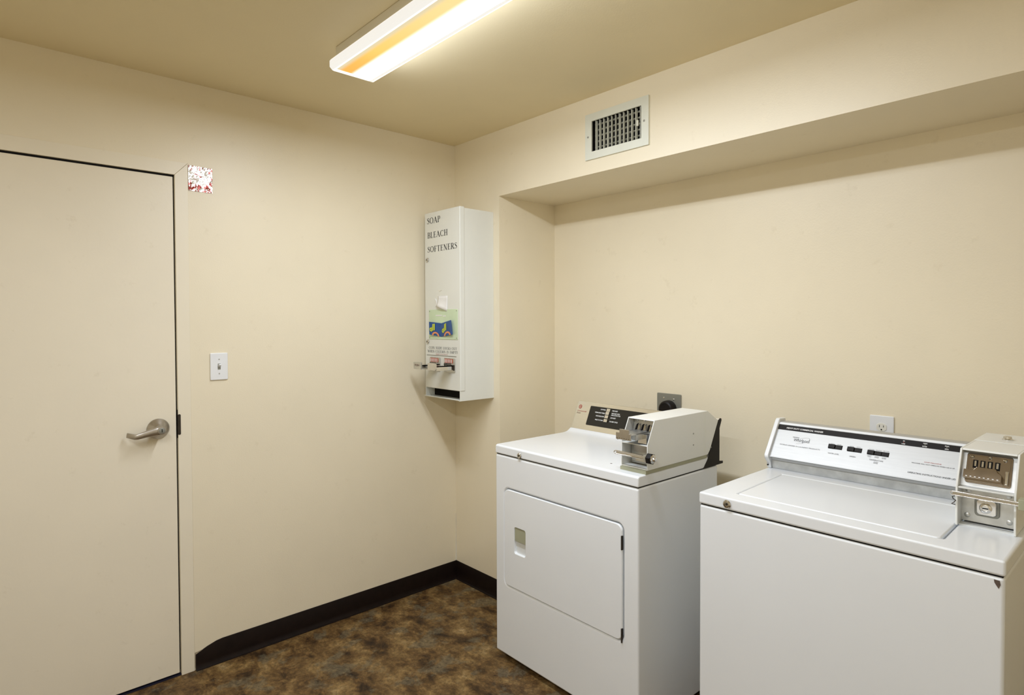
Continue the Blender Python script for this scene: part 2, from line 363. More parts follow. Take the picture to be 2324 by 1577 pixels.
# the left run ends beside the door casing with its top corner cut away
bl = MB(); prof = [(.0, 0), (.016, 0), (.0155, .003), (.009, .006), (.0055, .014), (.004, .025)]
ys = [(YC+.004, .066), (YC+.05, .085), (YC+.085, .0955), (YC+.11, hb), (-.0, hb)]
ringsv = []
for y, h in ys:
    ringsv.append([bl.bm.verts.new((a, y, z)) for a, z in prof+[(.0035, h-.003), (.002, h), (0, h)]])
for A, B in zip(ringsv, ringsv[1:]):
    for i in range(len(A)): bl.bm.faces.new((A[i], B[i], B[(i+1) % len(A)], A[(i+1) % len(A)]))
bl.bm.faces.new(ringsv[0]); bl.bm.faces.new(ringsv[-1][::-1])
bb = struct('baseboard_left', bl, 'base', 'dark brown rubber baseboard left of the corner', smooth=30)
MB().prism([(YC+.0015, .012), (YC+.0045, .012), (YC+.0065, .066), (YC+.032, .0775), (YC+.0015, .0735)], 0, .0003, .0022).build('bare_patch', 'plaster', bb)
cove('baseboard_right', (.0, 0, 0), (XP, 0, 0), (0, -1, 0), 'dark brown rubber baseboard under the dispenser')
cove('baseboard_recess', (XP, D, 0), (XE, D, 0), (0, -1, 0), 'dark brown rubber baseboard at the back of the recess')
# ragged caulk bead in the corner
cb = MB(); zz = [hb+.002+i*.022 for i in range(13)]
cb.tube([(.001+random.uniform(-.001, .001), -.001+random.uniform(-.0015, .0015), z) for z in zz], [max(.0012, .0042*(1-(i/13))+random.uniform(-.0008, .0012)) for i in range(13)], 6)
o = struct('trim_2', cb, 'caulk', 'ragged white caulk bead in the wall corner', smooth=60)

# door frame and door
tr = MB()
def mitre(poly_outer, poly_inner): pass
cx0, cx1 = -.115, .004
# right jamb leg, head and far leg as three mitred pieces
leg = MB(); leg.prism([(YD, 0), (YC, 0), (YC, HC), (YD, HD)], 0, cx0, cx1); fr_o = struct('trim_1', leg, 'trim', 'cream metal door frame', bevel=.0012)
hd = MB(); hd.prism([(YD-.0004, HD+.0003), (YC-.0004, HC+.0003), (YC2, HC+.0003), (YD2, HD+.0003)], 0, cx0, cx1-.0006); hd.build('head_jamb', 'trim', fr_o, bevel=.0008)
lg = MB(); lg.prism([(YD2, 0), (YC2, 0), (YC2, HC), (YD2, HD)], 0, cx0, cx1); lg.build('side_jamb', 'trim', fr_o, bevel=.0012)
st = MB(); st.box(cx0, -.062, YD-.016, YD, 0, HD); st.box(cx0, -.062, YD2, YD2+.016, 0, HD); st.box(cx0, -.062, YD2, YD, HD-.016, HD); st.build('door_stop', 'dark', fr_o)
ws = MB(); ws.box(-.060, -.0075, YD2, YD-.0005, HD-.0083, HD-.0004); ws.box(-.060, -.012, YD-G+.0003, YD-.0004, .02, HD-.009); ws.build('gap_shade_strip', 'dark', fr_o)  # near-black strips stand in for the shade inside the door gaps
sp = MB(); sp.box(-.045, .0012, YD-.0015, YD+.0006, .972, 1.086); sp.prism(rrect(YD-.001, YD+.0095, .985, 1.068, .004, 3), 0, .0035, .0052)
sp.build('strike_plate', 'darkmetal', fr_o)
MB().box(-.11, .0, YD2, YD, .0, .006).build('threshold', 'threshold', fr_o)
door = struct('door_1', MB().box(-.048, -.002, YD2+.004, YD-G, .012, HD-.0085), 'door', 'flat cream door with a lever handle', bevel=.0015)
struct('wall_beyond', MB().box(-.16, -.12, YD2-.1, YD+.1, 0, HC+.05), 'dark', 'dark space behind the door')
DY, DZ = -1.470, 1.018
MB().lathe((-.002, DY, DZ), (.1, DY, DZ), [(0, .040), (.004, .040), (.006, .0385), (.011, .034), (.020, .024), (.026, .018), (.028, .0165)], 32).build('lever_rose', 'nickel', door, smooth=35)
lv = MB()
pts = [(.046, DY+.004, DZ-.001), (.050, DY-.010, DZ-.002), (.050, DY-.030, DZ-.005), (.050, DY-.055, DZ-.010), (.050, DY-.080, DZ-.016), (.047, DY-.088, DZ-.016), (.028, DY-.106, DZ-.011), (.024, DY-.110, DZ-.010)]
hh = [.0165, .0165, .0150, .0125, .0105, .0105, .0100, .0098]; tt = [.012, .011, .009, .0070, .0055, .0050, .0040, .0038]
rg = []
for i, p in enumerate(pts):
    p = Vector(p); d = (Vector(pts[min(i+1, 7)])-Vector(pts[max(i-1, 0)])).normalized(); zv = Vector((0, 0, 1)); nx = d.cross(zv).normalized(); uz = nx.cross(d).normalized()
    ring = []
    for k in range(12):
        a = 2*math.pi*k/12; c_, s_ = math.cos(a), math.sin(a); e = .55
        ring.append(lv.bm.verts.new(p+nx*tt[i]*math.copysign(abs(c_)**e, c_)+uz*hh[i]*math.copysign(abs(s_)**e, s_)))
    rg.append(ring)
for A, B in zip(rg, rg[1:]):
    for k in range(12): lv.bm.faces.new((A[k], A[(k+1) % 12], B[(k+1) % 12], B[k]))
lv.bm.faces.new(rg[0][::-1]); lv.bm.faces.new(rg[-1])
lv.lathe((.022, DY, DZ), (.1, DY, DZ), [(0, .0155), (.030, .0155), (.0365, .0160), (.040, .0150), (.0405, .0118)], 24)
lever = lv.build('lever_handle', 'nickel', door, smooth=50)
MB().lathe((.0618, DY, DZ), (.1, DY, DZ), [(0, .0112), (.0016, .0112), (.0022, .0100)], 20).build('lock_cylinder', 'greyplate', lever, smooth=35)
MB().box(.0636, .0645, DY-.0012, DY+.0012, DZ-.006, DZ+.006).build('keyhole', 'dark', lever)

# sticker by the door
stk = MB(); k = 9
g = [[stk.bm.verts.new((.0012+.0016*random.random(), -1.3488+.0905*i/k, 1.9770+.1005*j/k+.0025*(1-i/k)*(1 if j == k else 0))) for i in range(k+1)] for j in range(k+1)]
for j in range(k):
    for i in range(k): stk.bm.faces.new((g[j][i], g[j][i+1], g[j+1][i+1], g[j+1][i]))
so = stk.build('sticker', 'foil')
md = so.modifiers.new('thick', 'SOLIDIFY'); md.thickness = .0008; md.offset = 1
col_props(so, 'small square worn red and white foil sticker beside the door frame corner', 'sticker')

# light switch
sw = col_props(empty('light_switch', (0, -1.2415, 1.254)), 'white toggle light switch on the wall beside the door', 'light switch')
pl_ = MB().prism(rrect(-.035, .035, -.057, .057, .004, 3), 0, .0003, .0065).build('switch_plate', 'plastic', sw, bevel=.003)
MB().box(.0062, .0072, -.0055, .0055, -.0125, .0125).build('toggle_slot', 'greyplate', sw)
tg = MB(); tg.prism([(.0065, -.004), (.0065, .008), (.020, .0115), (.0215, .006)], 1, -.004, .004); tg.build('toggle', 'plastic', sw, bevel=.001)
for z in (-.030, .030): MB().cyl((.0062, 0, z), (.0072, 0, z), .0028, 12).build('screw', 'steel', sw)

# duplex outlet in the recess
ot = col_props(empty('wall_outlet', (2.006, D, 1.0355)), 'white duplex wall outlet above the washer console', 'outlet')
MB().prism(rrect(-.039, .039, -.060, .060, .004, 3), 1, -.0062, -.0003).build('outlet_plate', 'plastic', ot, bevel=.003)
for dz in (.0185, -.0185):
    rc = MB().prism([(.0165*math.copysign(min(1, abs(math.cos(R(a)))*1.12), math.cos(R(a))), dz+.0148*math.sin(R(a))) for a in range(0, 360, 15)], 1, -.0078, -.0060).build('receptacle', 'ivory', ot, bevel=.0006)
    for dx, hgt in ((-.0065, .0042), (.0065, .0034)): MB().box(dx-.0009, dx+.0009, -.0083, -.0076, dz+.0035-hgt, dz+.0035+hgt).build('slot', 'dark', rc)
    MB().cyl((0, -.0083, dz-.0085), (0, -.0076, dz-.0085), .0026, 10).build('ground_hole', 'dark', rc)
MB().cyl((0, -.0072, 0), (0, -.0060, 0), .0028, 12).build('screw', 'steel', ot)

# dryer power receptacle and plug
pr = col_props(empty('power_receptacle', (1.120, D, 1.042)), 'grey metal power receptacle plate on the wall behind the dryer', 'receptacle')
MB().prism(rrect(-.0645, .0645, -.060, .058, .004, 3), 1, -.007, -.0003).build('cover_plate', 'greyplate', pr, bevel=.002)
for sx in (-.026, .026): MB().lathe((sx, -.007, .037-.004*(sx > 0)), (sx, -.02, .037-.004*(sx > 0)), [(0, .0040), (.001, .0038), (.0018, .0024)], 12).build('screw', 'chrome', pr, smooth=40)
pg = col_props(empty('power_plug', (1.1235, D-.0072, 1.030)), 'black round dryer plug pushed into the grey power receptacle', 'plug')
MB().lathe((0, 0, 0), (0, -1, 0), [(0, .0395), (.006, .0400), (.026, .0390), (.034, .0360), (.038, .0300)], 28).build('plug_body', 'black', pg, smooth=30)
MB().tube([(0, -.02, -.030), (0, -.03, -.055), (.002, -.034, -.10), (.006, -.034, -.25), (.0, -.034, -.5)], .011, 10).build('cord', 'black', pg, smooth=60)

# ================================================================ AIR VENT
vt = col_props(empty('air_vent', (1.1265, 0, 2.2400)), 'cream metal air vent grille high on the soffit', 'air vent')
ow, oh, iw, ih = .1655, .0985, .1295, .0655
fr2 = MB().prism(rrect(-ow, ow, -oh, oh, .001, 1), 1, -.0075, .0).build('frame', 'vent_white', vt)
cut(fr2, MB().box(-iw, iw, -.02, .02, -ih, ih)); finish(fr2, .003, 2)
bx0, bx1 = -.1115, .1185
for i in range(12):
    x = bx0+(bx1-bx0)*i/11; a = R(random.uniform(-6, 6) if i not in (11, 0, 6) else (14 if i == 11 else -8))
    s_ = MB(); s_.box(-.0009, .0009, -.006, .0065, -ih+.0005, ih-.0005); s_.xf(Matrix.Translation((x, .006, 0)) @ Matrix.Rotation(a, 4, 'Z')); s_.build('blade', 'vent_white', vt)
for j in range(5):
    z = -ih+.022+j*.0245
    s_ = MB(); s_.box(-iw+.001, iw-.001, -.005, .005, -.0006, .0006); s_.xf(Matrix.Translation((0, .022, z)) @ Matrix.Rotation(R(-12), 4, 'X')); s_.build('cross_blade', 'vent_white', vt)
MB().box(iw-.020, iw-.012, -.012, -.004, -.014, .010).xf(Matrix.Rotation(R(0), 4, 'Y')).build('damper_lever', 'vent_white', vt, bevel=.0015)
for sx in (-.1485, .1445): MB().lathe((sx, -.0074, 0), (sx, -.02, 0), [(0, .0045), (.0012, .0043), (.002, .003)], 12).build('screw', 'greyplate', vt, smooth=40)
dk = MB(); 
for q in ((-iw-.003, -iw, .004, .118, -ih, ih), (iw, iw+.003, .004, .118, -ih, ih), (-iw, iw, .004, .118, -ih-.003, -ih), (-iw, iw, .004, .118, ih, ih+.003), (-iw, iw, .115, .118, -ih, ih)): dk.box(*q)
dk.build('duct', 'dark', vt)

# ================================================================ CEILING LAMP
def ceiling_lamp(lx0, lx1, ly0, ly1, lz, label, mats):
    lamp = col_props(empty('ceiling_lamp', (lx0, (ly0+ly1)/2, H)), label, 'ceiling lamp', 'fluorescent ceiling lamps')
    W2 = (ly1-ly0)/2; zb = lz-H; zt = zb+.037; LL = lx1-lx0; NX = 6
    MB().box(.006, LL-.006, -W2+.020, W2-.020, zt-.001, -.0006).build('housing', 'housing', lamp, bevel=.003)
    ln = MB()
    cross = [(-W2+.004, zt), (-W2, zt-.006), (-W2, zb+.010), (-W2+.010, zb+.001), (-W2+.016, zb), (-W2+.030, zb), (-W2+.090, zb), (W2-.028, zb), (W2-.016, zb), (W2-.010, zb+.001), (W2, zb+.010), (W2, zt-.006), (W2-.004, zt)]
    kinds = [2, 2, 2, 3, 1, 1, 0, 2, 3, 4, 4, 2]
    rows = [[ln.bm.verts.new((xx, y, z)) for y, z in cross] for xx in [0, .022]+[.022+(LL-.022)*i/NX for i in range(1, NX+1)]]
    for i_, (A, B) in enumerate(zip(rows, rows[1:])):
        for k in range(len(cross)-1):
            f = ln.bm.faces.new((A[k], B[k], B[k+1], A[k+1])); f.material_index = kinds[k] if (i_ or kinds[k] not in (0, 1)) else 3
        f = ln.bm.faces.new((A[-1], B[-1], B[0], A[0])); f.material_index = 2
    for row in (rows[0], rows[-1]):
        f = ln.bm.faces.new(row); f.material_index = 2
    ln.build('lens', mats, lamp)
ceiling_lamp(.690, 1.912, -1.0635, -.8815, 2.330, 'long fluorescent ceiling lamp with a white and amber lit lens near the soffit', ['lens_bright', 'lens_amber', 'lens_rim', 'lens_edge', 'lens_side'])
ceiling_lamp(1.55, 2.772, -2.5635, -2.3815, 2.330, 'added unseen fill lamp of fluorescent type behind the viewer', ['lens_fill', 'lens_rim', 'lens_rim', 'lens_edge', 'lens_rim'])  # unseen lamp, added to brighten the door, lower walls and machine fronts

# ================================================================ SOAP DISPENSER
ds = col_props(empty('soap_dispenser', (.0, 0, 1.045)), 'tall white coin operated laundry soap dispenser on the wall in the corner', 'dispenser')
ZB = 1.045
def dz(z): return z-ZB
bx = MB(); e0, e1, yf = .030, .332, -.2200
# hollow chute at the bottom, solid body above
bx.box(e0, e1, -.195, -.0005, dz(1.096), dz(2.004)); bx.box(e0, e0+.004, yf, -.0005, 0, dz(1.096)); bx.box(e1-.004, e1, yf, -.0005, 0, dz(1.096))
bx.box(e0+.004, e1-.004, yf, -.0005, 0, .004); bx.box(e0+.004, e1-.004, -.06, -.001, .004, dz(1.096))
bx.build('cabinet', 'disp_white', ds)
lip = MB(); lip.prism([(yf-.012, .006), (yf-.010, .0085), (yf, .0035), (yf, -.001)], 0, e0+.004, e1-.001); lip.build('chute_lip', 'disp_white', ds)
MB().box(e0+.005, e1-.005, -.165, -.062, .005, dz(1.094)).build('chute_shade', 'dark', ds)  # near-black block, paints the shade inside the chute opening
fd = MB().box(e0-.001, e1+.003, yf, -.190, dz(1.094), dz(2.010)).build('front_door', 'disp_white', ds, bevel=.004, seg=3)
F = frame((0, yf, -ZB), (1, 0, 0), (0, 0, 1))
serif('lettering', 'SOAP', 'ink', F, .053, 1.952, .117, .0315, fd)
serif('lettering', 'BLEACH', 'ink', F, .056, 1.8770, .178, .0305, fd)
serif('lettering', 'SOFTENERS', 'ink', F, .0555, 1.8035, .257, .0300, fd)
serif('lettering', 'COIN SLIDE LOCKS OUT', 'greyink', F, .0640, 1.2985, .242, .0130, fd)
serif('lettering', 'WHEN COLUMN IS EMPTY', 'greyink', F, .0520, 1.2800, .262, .0130, fd)
for z in (1.7653, 1.3365):
    lk = MB().lathe((.056, yf, dz(z)), (.056, -1, dz(z)), [(0, .0115), (.004, .0115), (.006, .0095), (.0062, .007), (.004, .0065)], 20).build('door_lock', 'chrome', ds, smooth=35)
    MB().box(.0535, .0585, yf-.0055, yf-.0035, dz(z)-.0012, dz(z)+.0012).build('keyhole', 'dark', lk)
# window with a product card
pn = MB().prism(rrect(.068, .3165, dz(1.3505), dz(1.5030), .002, 2), 1, yf-.0025, yf).build('window', 'greenpane', ds, bevel=.0008)
for x in (.075, .3085):
    for z in (1.358, 1.4945): MB().cyl((x, yf-.0035, dz(z)), (x, yf-.002, dz(z)), .0028, 10).build('screw', 'greyplate', pn)
for (xa, xb, z) in ((.13, .185, 1.469), (.195, .218, 1.466)): MB().box(xa, xb, yf-.0034, yf-.0022, dz(z), dz(z)+.006).build('print_block', 'paper', pn)
# folded card: two blue panels meeting at a fold (window plane points: x, z)
card = col_props(empty('folded_card', (0, yf-.003, -0.0)), None); card.parent = ds
def panel(pts, y0s, nm, mat, off):
    mb = MB(); mb.face([(p[0], y-off, dz(p[1])) for p, y in zip(pts, y0s)]); o = mb.build(nm, mat, card)
    md = o.modifiers.new('thick', 'SOLIDIFY'); md.thickness = .0012; return o
A_ = [(.083, 1.4405), (.1805, 1.4325), (.1805, 1.3625), (.0865, 1.3740)]; B_ = [(.1815, 1.4325), (.277, 1.4485), (.290, 1.3770), (.1815, 1.3625)]
panel(A_, (-.010, .000, .000, -.010), 'card_panel', 'blue', .0); panel(B_, (.0, -.010, -.010, .0), 'card_panel', 'blue', .0)
def on(pts, u, v):   # bilinear in panel
    a = Vector(pts[0]).lerp(Vector(pts[1]), u); b_ = Vector(pts[3]).lerp(Vector(pts[2]), u); return a.lerp(b_, v)
for P_, rev in ((A_, 0), (B_, 1)):
    def yy(u): return -(.012*(1-u) if rev else .012*u)
    def yo(u): return (-.010*u if rev else -.010*(1-u))
    lt = MB()
    def stroke(u0, v0, u1, v1, wd):
        q_ = []
        for (u, v) in ((u0-wd, v0), (u0+wd, v0), (u1+wd, v1), (u1-wd, v1)):
            p = on(P_, u, v); q_.append((p.x, yo(u)-.0022, dz(p.y)))
        lt.face(q_)
    # the letters a l l on a slant
    for i in range(10):
        a, c = 2*math.pi*i/10, 2*math.pi*(i+1)/10
        q_ = []
        for (rr, t_) in ((1, a), (1, c), (.35, c), (.35, a)):
            u, v = .15+.085*rr*math.cos(t_), .58-.145*rr*math.sin(t_); p = on(P_, u, v); q_.append((p.x, yo(u)-.0022, dz(p.y)))
        lt.face(q_)
    stroke(.235, .40, .215, .74, .032); stroke(.35, .13, .315, .66, .04); stroke(.46, .10, .435, .60, .04)
    lt.build('lettering', 'yellow', card)
    ar = MB()
    for i in range(10):
        a, c = math.pi*i/10, math.pi*(i+1)/10; q_ = []
        for (rr, t_) in ((1, a), (1, c), (.58, c), (.58, a)):
            u, v = .55+.30*rr*math.cos(t_), 1.0-.30*rr*math.sin(t_); p = on(P_, u, v); q_.append((p.x, yo(u)-.0022, dz(p.y)))
        ar.face(q_)
    ar.build('printed_arc', 'orange', card)
# torn label above the window
tl = MB(); N = 8
for i in range(N):
    pass
grid = []
for j in range(6):
    row = []
    for i in range(N+1):
        u = i/N; v = j/5
        x = .148+.082*u-.018*v*(1-u)*0; z = 1.520+.052*v-.020*u*u*(1-v)-.010*u*(1-v); y = yf-.0010-.016*(1-v)**2*math.sin(math.pi*min(1, .25+.75*u))
        row.append(tl.bm.verts.new((x, y, dz(z))))
    grid.append(row)
for j in range(5):
    for i in range(N): tl.bm.faces.new((grid[j][i], grid[j][i+1], grid[j+1][i+1], grid[j+1][i]))
t_o = tl.build('torn_label', 'paper', ds, smooth=60); md = t_o.modifiers.new('thick', 'SOLIDIFY'); md.thickness = .0005
cu_ = MB(); P1 = [(.128, 1.560), (.142, 1.545), (.150, 1.522), (.132, 1.520), (.138, 1.534), (.134, 1.548)]
cu_.prism([(a, dz(b_)) for a, b_ in P1], 1, yf-.006, yf-.0005); cu_.build('torn_curl', 'paper', ds, bevel=.001)
MB().prism([(.147, dz(1.604)), (.182, dz(1.602)), (.160, dz(1.594))], 1, yf-.0014, yf-.0002).build('torn_scrap', 'ivory', ds)
MB().box(.045, .302, yf-.0012, yf, dz(1.2645), dz(1.2672)).build('seam_strip', 'greyplate', ds)
sans('lettering', 'VENDED AS IS NO REFUND', 'redink', F, .125, 1.2705, .105, .004, fd)
# two coin slides
for k, xc in enumerate((.121, .2475)):
    cm = MB().prism(rrect(xc-.046, xc+.0455, dz(1.1850), dz(1.2560), .003, 2), 1, yf-.0035, yf).build('coin_mechanism', 'steel', ds, bevel=.001)
    MB().box(xc-.040, xc+.030, yf-.0045, yf-.0030, dz(1.2310), dz(1.2525)).build('coin_print', 'coinred', cm)
    for j in range(5): MB().box(xc-.036+j*.0135, xc-.0305+j*.0135, yf-.0056, yf-.0042, dz(1.2330), dz(1.2500)).build('coin_mark', 'paper', cm)
    for j in range(6): MB().box(xc-.036+j*.0120, xc-.0335+j*.0120, yf-.012, yf-.0030, dz(1.2215), dz(1.2310)).build('coin_slot_rib', 'chrome', cm)
    sl = MB(); yt = -.330
    sl.box(xc-.030, xc+.033, yt+.004, yf-.003, dz(1.2165), dz(1.2215)); sl.box(xc+.0285, xc+.033, yt+.004, yf-.003, dz(1.1985), dz(1.2215)); sl.box(xc-.030, xc-.0255, yt+.004, yf-.003, dz(1.1985), dz(1.2215))
    slide = sl.build('coin_slide', 'chrome', cm)
    MB().prism(rrect(xc-.032, xc+.0345, dz(1.2000), dz(1.2360), .005, 3), 1, yt-.004, yt+.005).build('slide_grip', 'chrome' if k else 'steel', cm, bevel=.0015)
    MB().box(xc-.024, xc+.0275, yt+.012, yf-.014, dz(1.1990), dz(1.2160)).build('slide_core', 'dark', cm)
    MB().box(xc+.0335, xc+.0440, yf-.0060, yf-.0030, dz(1.1950), dz(1.2230)).build('slide_guide', 'darkmetal', cm)
    if k == 0: sans('lettering', 'PUSH', 'brownink', frame((0, yt-.0042, -ZB), (1, 0, 0), (0, 0, 1)), xc+.001, 1.2150, .040, .0110, cm, 'CENTER')

# ================================================================ DRYER
DRA = R(-.9)
dr = col_props(empty('dryer', (.7554, -.3536, 0), DRA), 'white commercial clothes dryer with front door and black control panel', 'dryer')
DW, DDp = .750, .507
body = MB().box(0, DW, 0, DDp, .026, .8745).build('body', ['white'], dr)
dx0, dx1, dz0, dz1 = .056, .6860, .3255, .7385
cut(body, MB().prism(rrect(dx0, dx1, dz0, dz1, .026, 5), 1, -.02, .016))
finish(body, .009, 3, ang=50)
MB().box(.02, DW-.02, .03, DDp-.02, .004, .028).build('toe_recess', 'dark', dr)
for x in (.04, DW-.04):
    for y in (.05, DDp-.05): MB().lathe((x, y, 0), (x, y, 1), [(0, .018), (.006, .020), (.012, .009), (.027, .009)], 14).build('leveling_foot', 'black', dr, smooth=40)
MB().box(.004, DW-.004, .004, DDp-.01, .8735, .8800).build('lid_gap_shade', 'dark', dr)  # dark strip for the shadow in the crack below the lid
lidp = [(-.002, .8772), (.470, .8772), (.4700, .9330), (.462, .9300), (.452, .9235), (.440, .9180), (.424, .9155), (.405, .9148), (.008, .9148), (.001, .9120), (-.002, .9060)]
MB().prism(lidp, 0, -.0005, DW+.0005).build('top_panel', 'white', dr, bevel=.005, seg=3, ang=55)
lkd = MB().lathe((.1552, -.0015, .8890), (.1552, -1, .8890), [(0, .0120), (.003, .0120), (.0055, .0100), (.0058, .0065), (.004, .006)], 22).build('top_lock', 'chrome', dr, smooth=35)
MB().cyl((.1552, -.0052, .8890), (.1552, -.0068, .8890), .0035, 10).build('key_barrel', 'darkmetal', lkd)
MB().cyl((.565, .083, .9140), (.565, .083, .9152), .004, 10).build('chip', 'rust', dr)
# door with finger recess
dm = MB(); NO = 6
po = rrect(dx0+.0042, dx1-.0042, dz0+.0042, dz1-.0042, .0225, NO); pi_ = rrect(.1215, .1880, .4770, .5860, .010, NO)
def lp(pts, y): return [dm.bm.verts.new((a, y, c)) for a, c in pts]
of, ob, jf, jb = lp(po, -.0030), lp(po, .012), lp(pi_, -.0030), lp(pi_, .0100)
for i in range(len(po)):
    k = (i+1) % len(po)
    for A, B in ((of, jf), (of, ob), (jf, jb)): dm.bm.faces.new((A[i], A[k], B[k], B[i]))
dm.bm.faces.new(ob); dm.bm.faces.new(jb)
dd = dm.build('front_door', 'white', dr, bevel=.004, seg=3, ang=50)
pk = MB(); pk.box(.123, .187, .0080, .0098, .478, .585); pk.build('handle_recess', 'white_side', dd)
hp = MB(); hp.prism([(.0, .5845), (.0, .5300), (.0035, .5300), (.0078, .5480), (.0078, .5845)], 0, .1225, .1875); 
for v in hp.bm.verts: pass
hp.build('handle_lip', 'gasket', dd)
for z in (.6975, .3740):
    hg = MB().box(.6790, .6835, -.0050, .004, z-.050, z).build('hinge', 'darkmetal', dr, bevel=.001)
# console
cons = [(.4700, .8785), (.4700, .9320), (.5240, 1.0525), (.5260, 1.0555), (.5290, 1.0540), (.5300, 1.0480), (.5150, 1.0180), (.5150, .8785)]
cn = MB().prism(cons, 0, .0015, .7490).build('console', 'brushed_warm', dr, bevel=.002, ang=30)
ec = [(.400, .8770), (.412, .8900), (.428, .9060), (.440, .9250), (.447, .9410), (.506, 1.0490), (.5220, 1.0570), (.5300, 1.0545), (.5305, 1.0480), (.5160, 1.0180), (.5160, .8900), (.5420, .8860), (.5420, .8770)]
MB().prism(ec, 0, .7495, .7518).build('end_cap', 'black', dr)
P0 = Vector((0, .4700, .9320)); ES = (Vector((0, .5240, 1.0525))-P0).normalized()
FD = frame(P0, (1, 0, 0), ES)
def slab(fr, pts, t0, t1):
    mb = MB(); A = [mb.bm.verts.new(fr @ Vector((p[0], p[1], t0))) for p in pts]; B = [mb.bm.verts.new(fr @ Vector((p[0], p[1], t1))) for p in pts]; k = len(pts)
    mb.bm.faces.new(A); mb.bm.faces.new(B)
    for i in range(k): mb.bm.faces.new((A[i], B[i], B[(i+1) % k], A[(i+1) % k]))
    return mb
bp = slab(FD, rrect(.0860, .640, .0235, .1170, .004, 3), -.001, .0012).build('black_panel', 'blackpanel', cn, bevel=.0006)
for i, s in enumerate((.1055, .0900, .0735, .0555)):
    slab(FD, rrect(.1880, .2085, s-.0072, s+.0072, .001, 1), .0010, .0065 if i else .0045).build('push_button', 'chrome', cn, bevel=.0012)
for y, tx, wd in ((.1030, 'COTTONS', .030), (.0865, 'PERMANENT PRESS', .058), (.0705, 'KNITS-DELICATES', .048), (.0520, 'PRESS TO START', .047)):
    sans('lettering', tx, 'whiteink', FD, .1810, y, wd, .0052, cn, 'RIGHT', off=.0016, bold=.02)
for y, tx, wd in ((.1035, 'HIGH HEAT', .031), (.0910, 'HIGH HEAT WITH', .046), (.0830, 'COOL DOWN CYCLE', .052), (.0700, 'LOW HEAT', .030), (.0525, 'NO HEAT CYCLE', .046)):
    sans('lettering', tx, 'whiteink', FD, .2200, y, wd, .0052, cn, off=.0016, bold=.02)
sans('lettering', 'Commercial', 'redink', FD, .0115, .0830, .056, .0062, cn)
sans('lettering', 'Dryer', 'brownink', FD, .0115, .0730, .024, .0062, cn)
em = MB()
for i in range(8):
    a, c = 2*math.pi*i/8+.39, 2*math.pi*(i+1)/8+.39
    em.face([FD @ Vector((.0230+r_*math.cos(t_)*.92, .1065+r_*math.sin(t_), .0007)) for r_, t_ in ((.0105, a), (.0105, c), (.0072, c), (.0072, a))])
em.face([FD @ Vector((.0230+x, .1065+y, .0007)) for x, y in ((-.0045, -.0012), (-.001, .0045), (.0005, .0045), (-.003, -.0012))])
em.face([FD @ Vector((.0230+x, .1065+y, .0007)) for x, y in ((-.0005, -.004), (.004, -.004), (.004, .004), (.0022, .004))])
em.build('emblem', 'redink', cn)

def coin_slide(par, frm, name_mat='steel'):
    pass
# coin box on the dryer
x0, x1 = .6390, .7520; zb_, zt_ = .9270, 1.0950; t_ = .0035
cbx = empty('coin_box'); cbx.parent = dr
prof = [(.0480, zb_), (.0480, 1.0150), (.0880, zt_), (.4280, zt_), (.5050, 1.0500), (.4456, .9420), (.4300, zb_)]
sh = MB(); sh.prism(prof, 0, x0, x0+t_); sh.prism(prof, 0, x1-t_, x1)
sh.prism([(.0860, zt_-t_), (.0880, zt_), (.4280, zt_), (.4280, zt_-t_)], 0, x0+t_, x1-t_)
sh.prism([(.4280, zt_-t_), (.4280, zt_), (.5050, 1.0500), (.5020, 1.0470)], 0, x0+t_, x1-t_)
sh.box(x0+t_, x1-t_, .0480, .4300, zb_, zb_+.004); sh.box(x0+t_, x1-t_, .0485, .1500, 1.0080, 1.0120)
sh.box(x0+t_, x1-t_, .1500, .42, zb_+.004, zt_-t_)
sh.build('housing', 'box_white', cbx, bevel=.0012)
MB().box(x0+.002, x1-.001, .0400, .4250, .9150, .9268).build('gasket', 'gasket', cbx)
# mechanism in the upper bay
mp = MB(); mp.prism([(.1000, 1.0130), (.1180, 1.0900), (.1220, 1.0900), (.1040, 1.0130)], 0, x0+.006, x1-.008); mp.build('mechanism_plate', 'steel', cbx)
for i in range(6): MB().prism([(.0900, 1.0530), (.1000, 1.0530), (.1100, 1.0740), (.1000, 1.0700)], 0, .6660+i*.0125, .6690+i*.0125).build('coin_rib', 'chrome' if i % 2 else 'black', cbx)
for x, z in ((.660, 1.083), (.690, 1.085), (.735, 1.084)): MB().lathe((x, .1160, z), (x, 0, z), [(0, .0045), (.002, .0042), (.0035, .0025)], 12).build('bolt', 'chrome', cbx, smooth=40)
s5 = MB(); s5.box(.6640, .7240, -.008, .1000, 1.0480, 1.0525); s5.box(.6640, .6675, -.008, .1000, 1.0300, 1.0525); s5.box(.7205, .7240, .020, .1000, 1.0300, 1.0525); s5.build('coin_slide', 'steel', cbx, bevel=.0006)
tp = MB(); tp.prism([(.6640, 1.0330), (.7270, 1.0330), (.7270, 1.0560), (.7200, 1.0560), (.7200, 1.0690), (.6790, 1.0690), (.6790, 1.0560), (.6640, 1.0560)], 1, -.0130, -.0080); tp.build('slide_grip', 'nickel', cbx, bevel=.001)
for i in range(6): MB().box(.6690+i*.0098, .6715+i*.0098, -.0138, -.0128, 1.0370, 1.0385).build('grip_mark', 'black', cbx)
bl_ = MB(); bl_.prism([(.7050, 1.0150), (.7420, 1.0150), (.7420, 1.0470), (.7120, 1.0470)], 1, .0550, .0800); bl_.build('slide_block', 'chrome', cbx, bevel=.001)
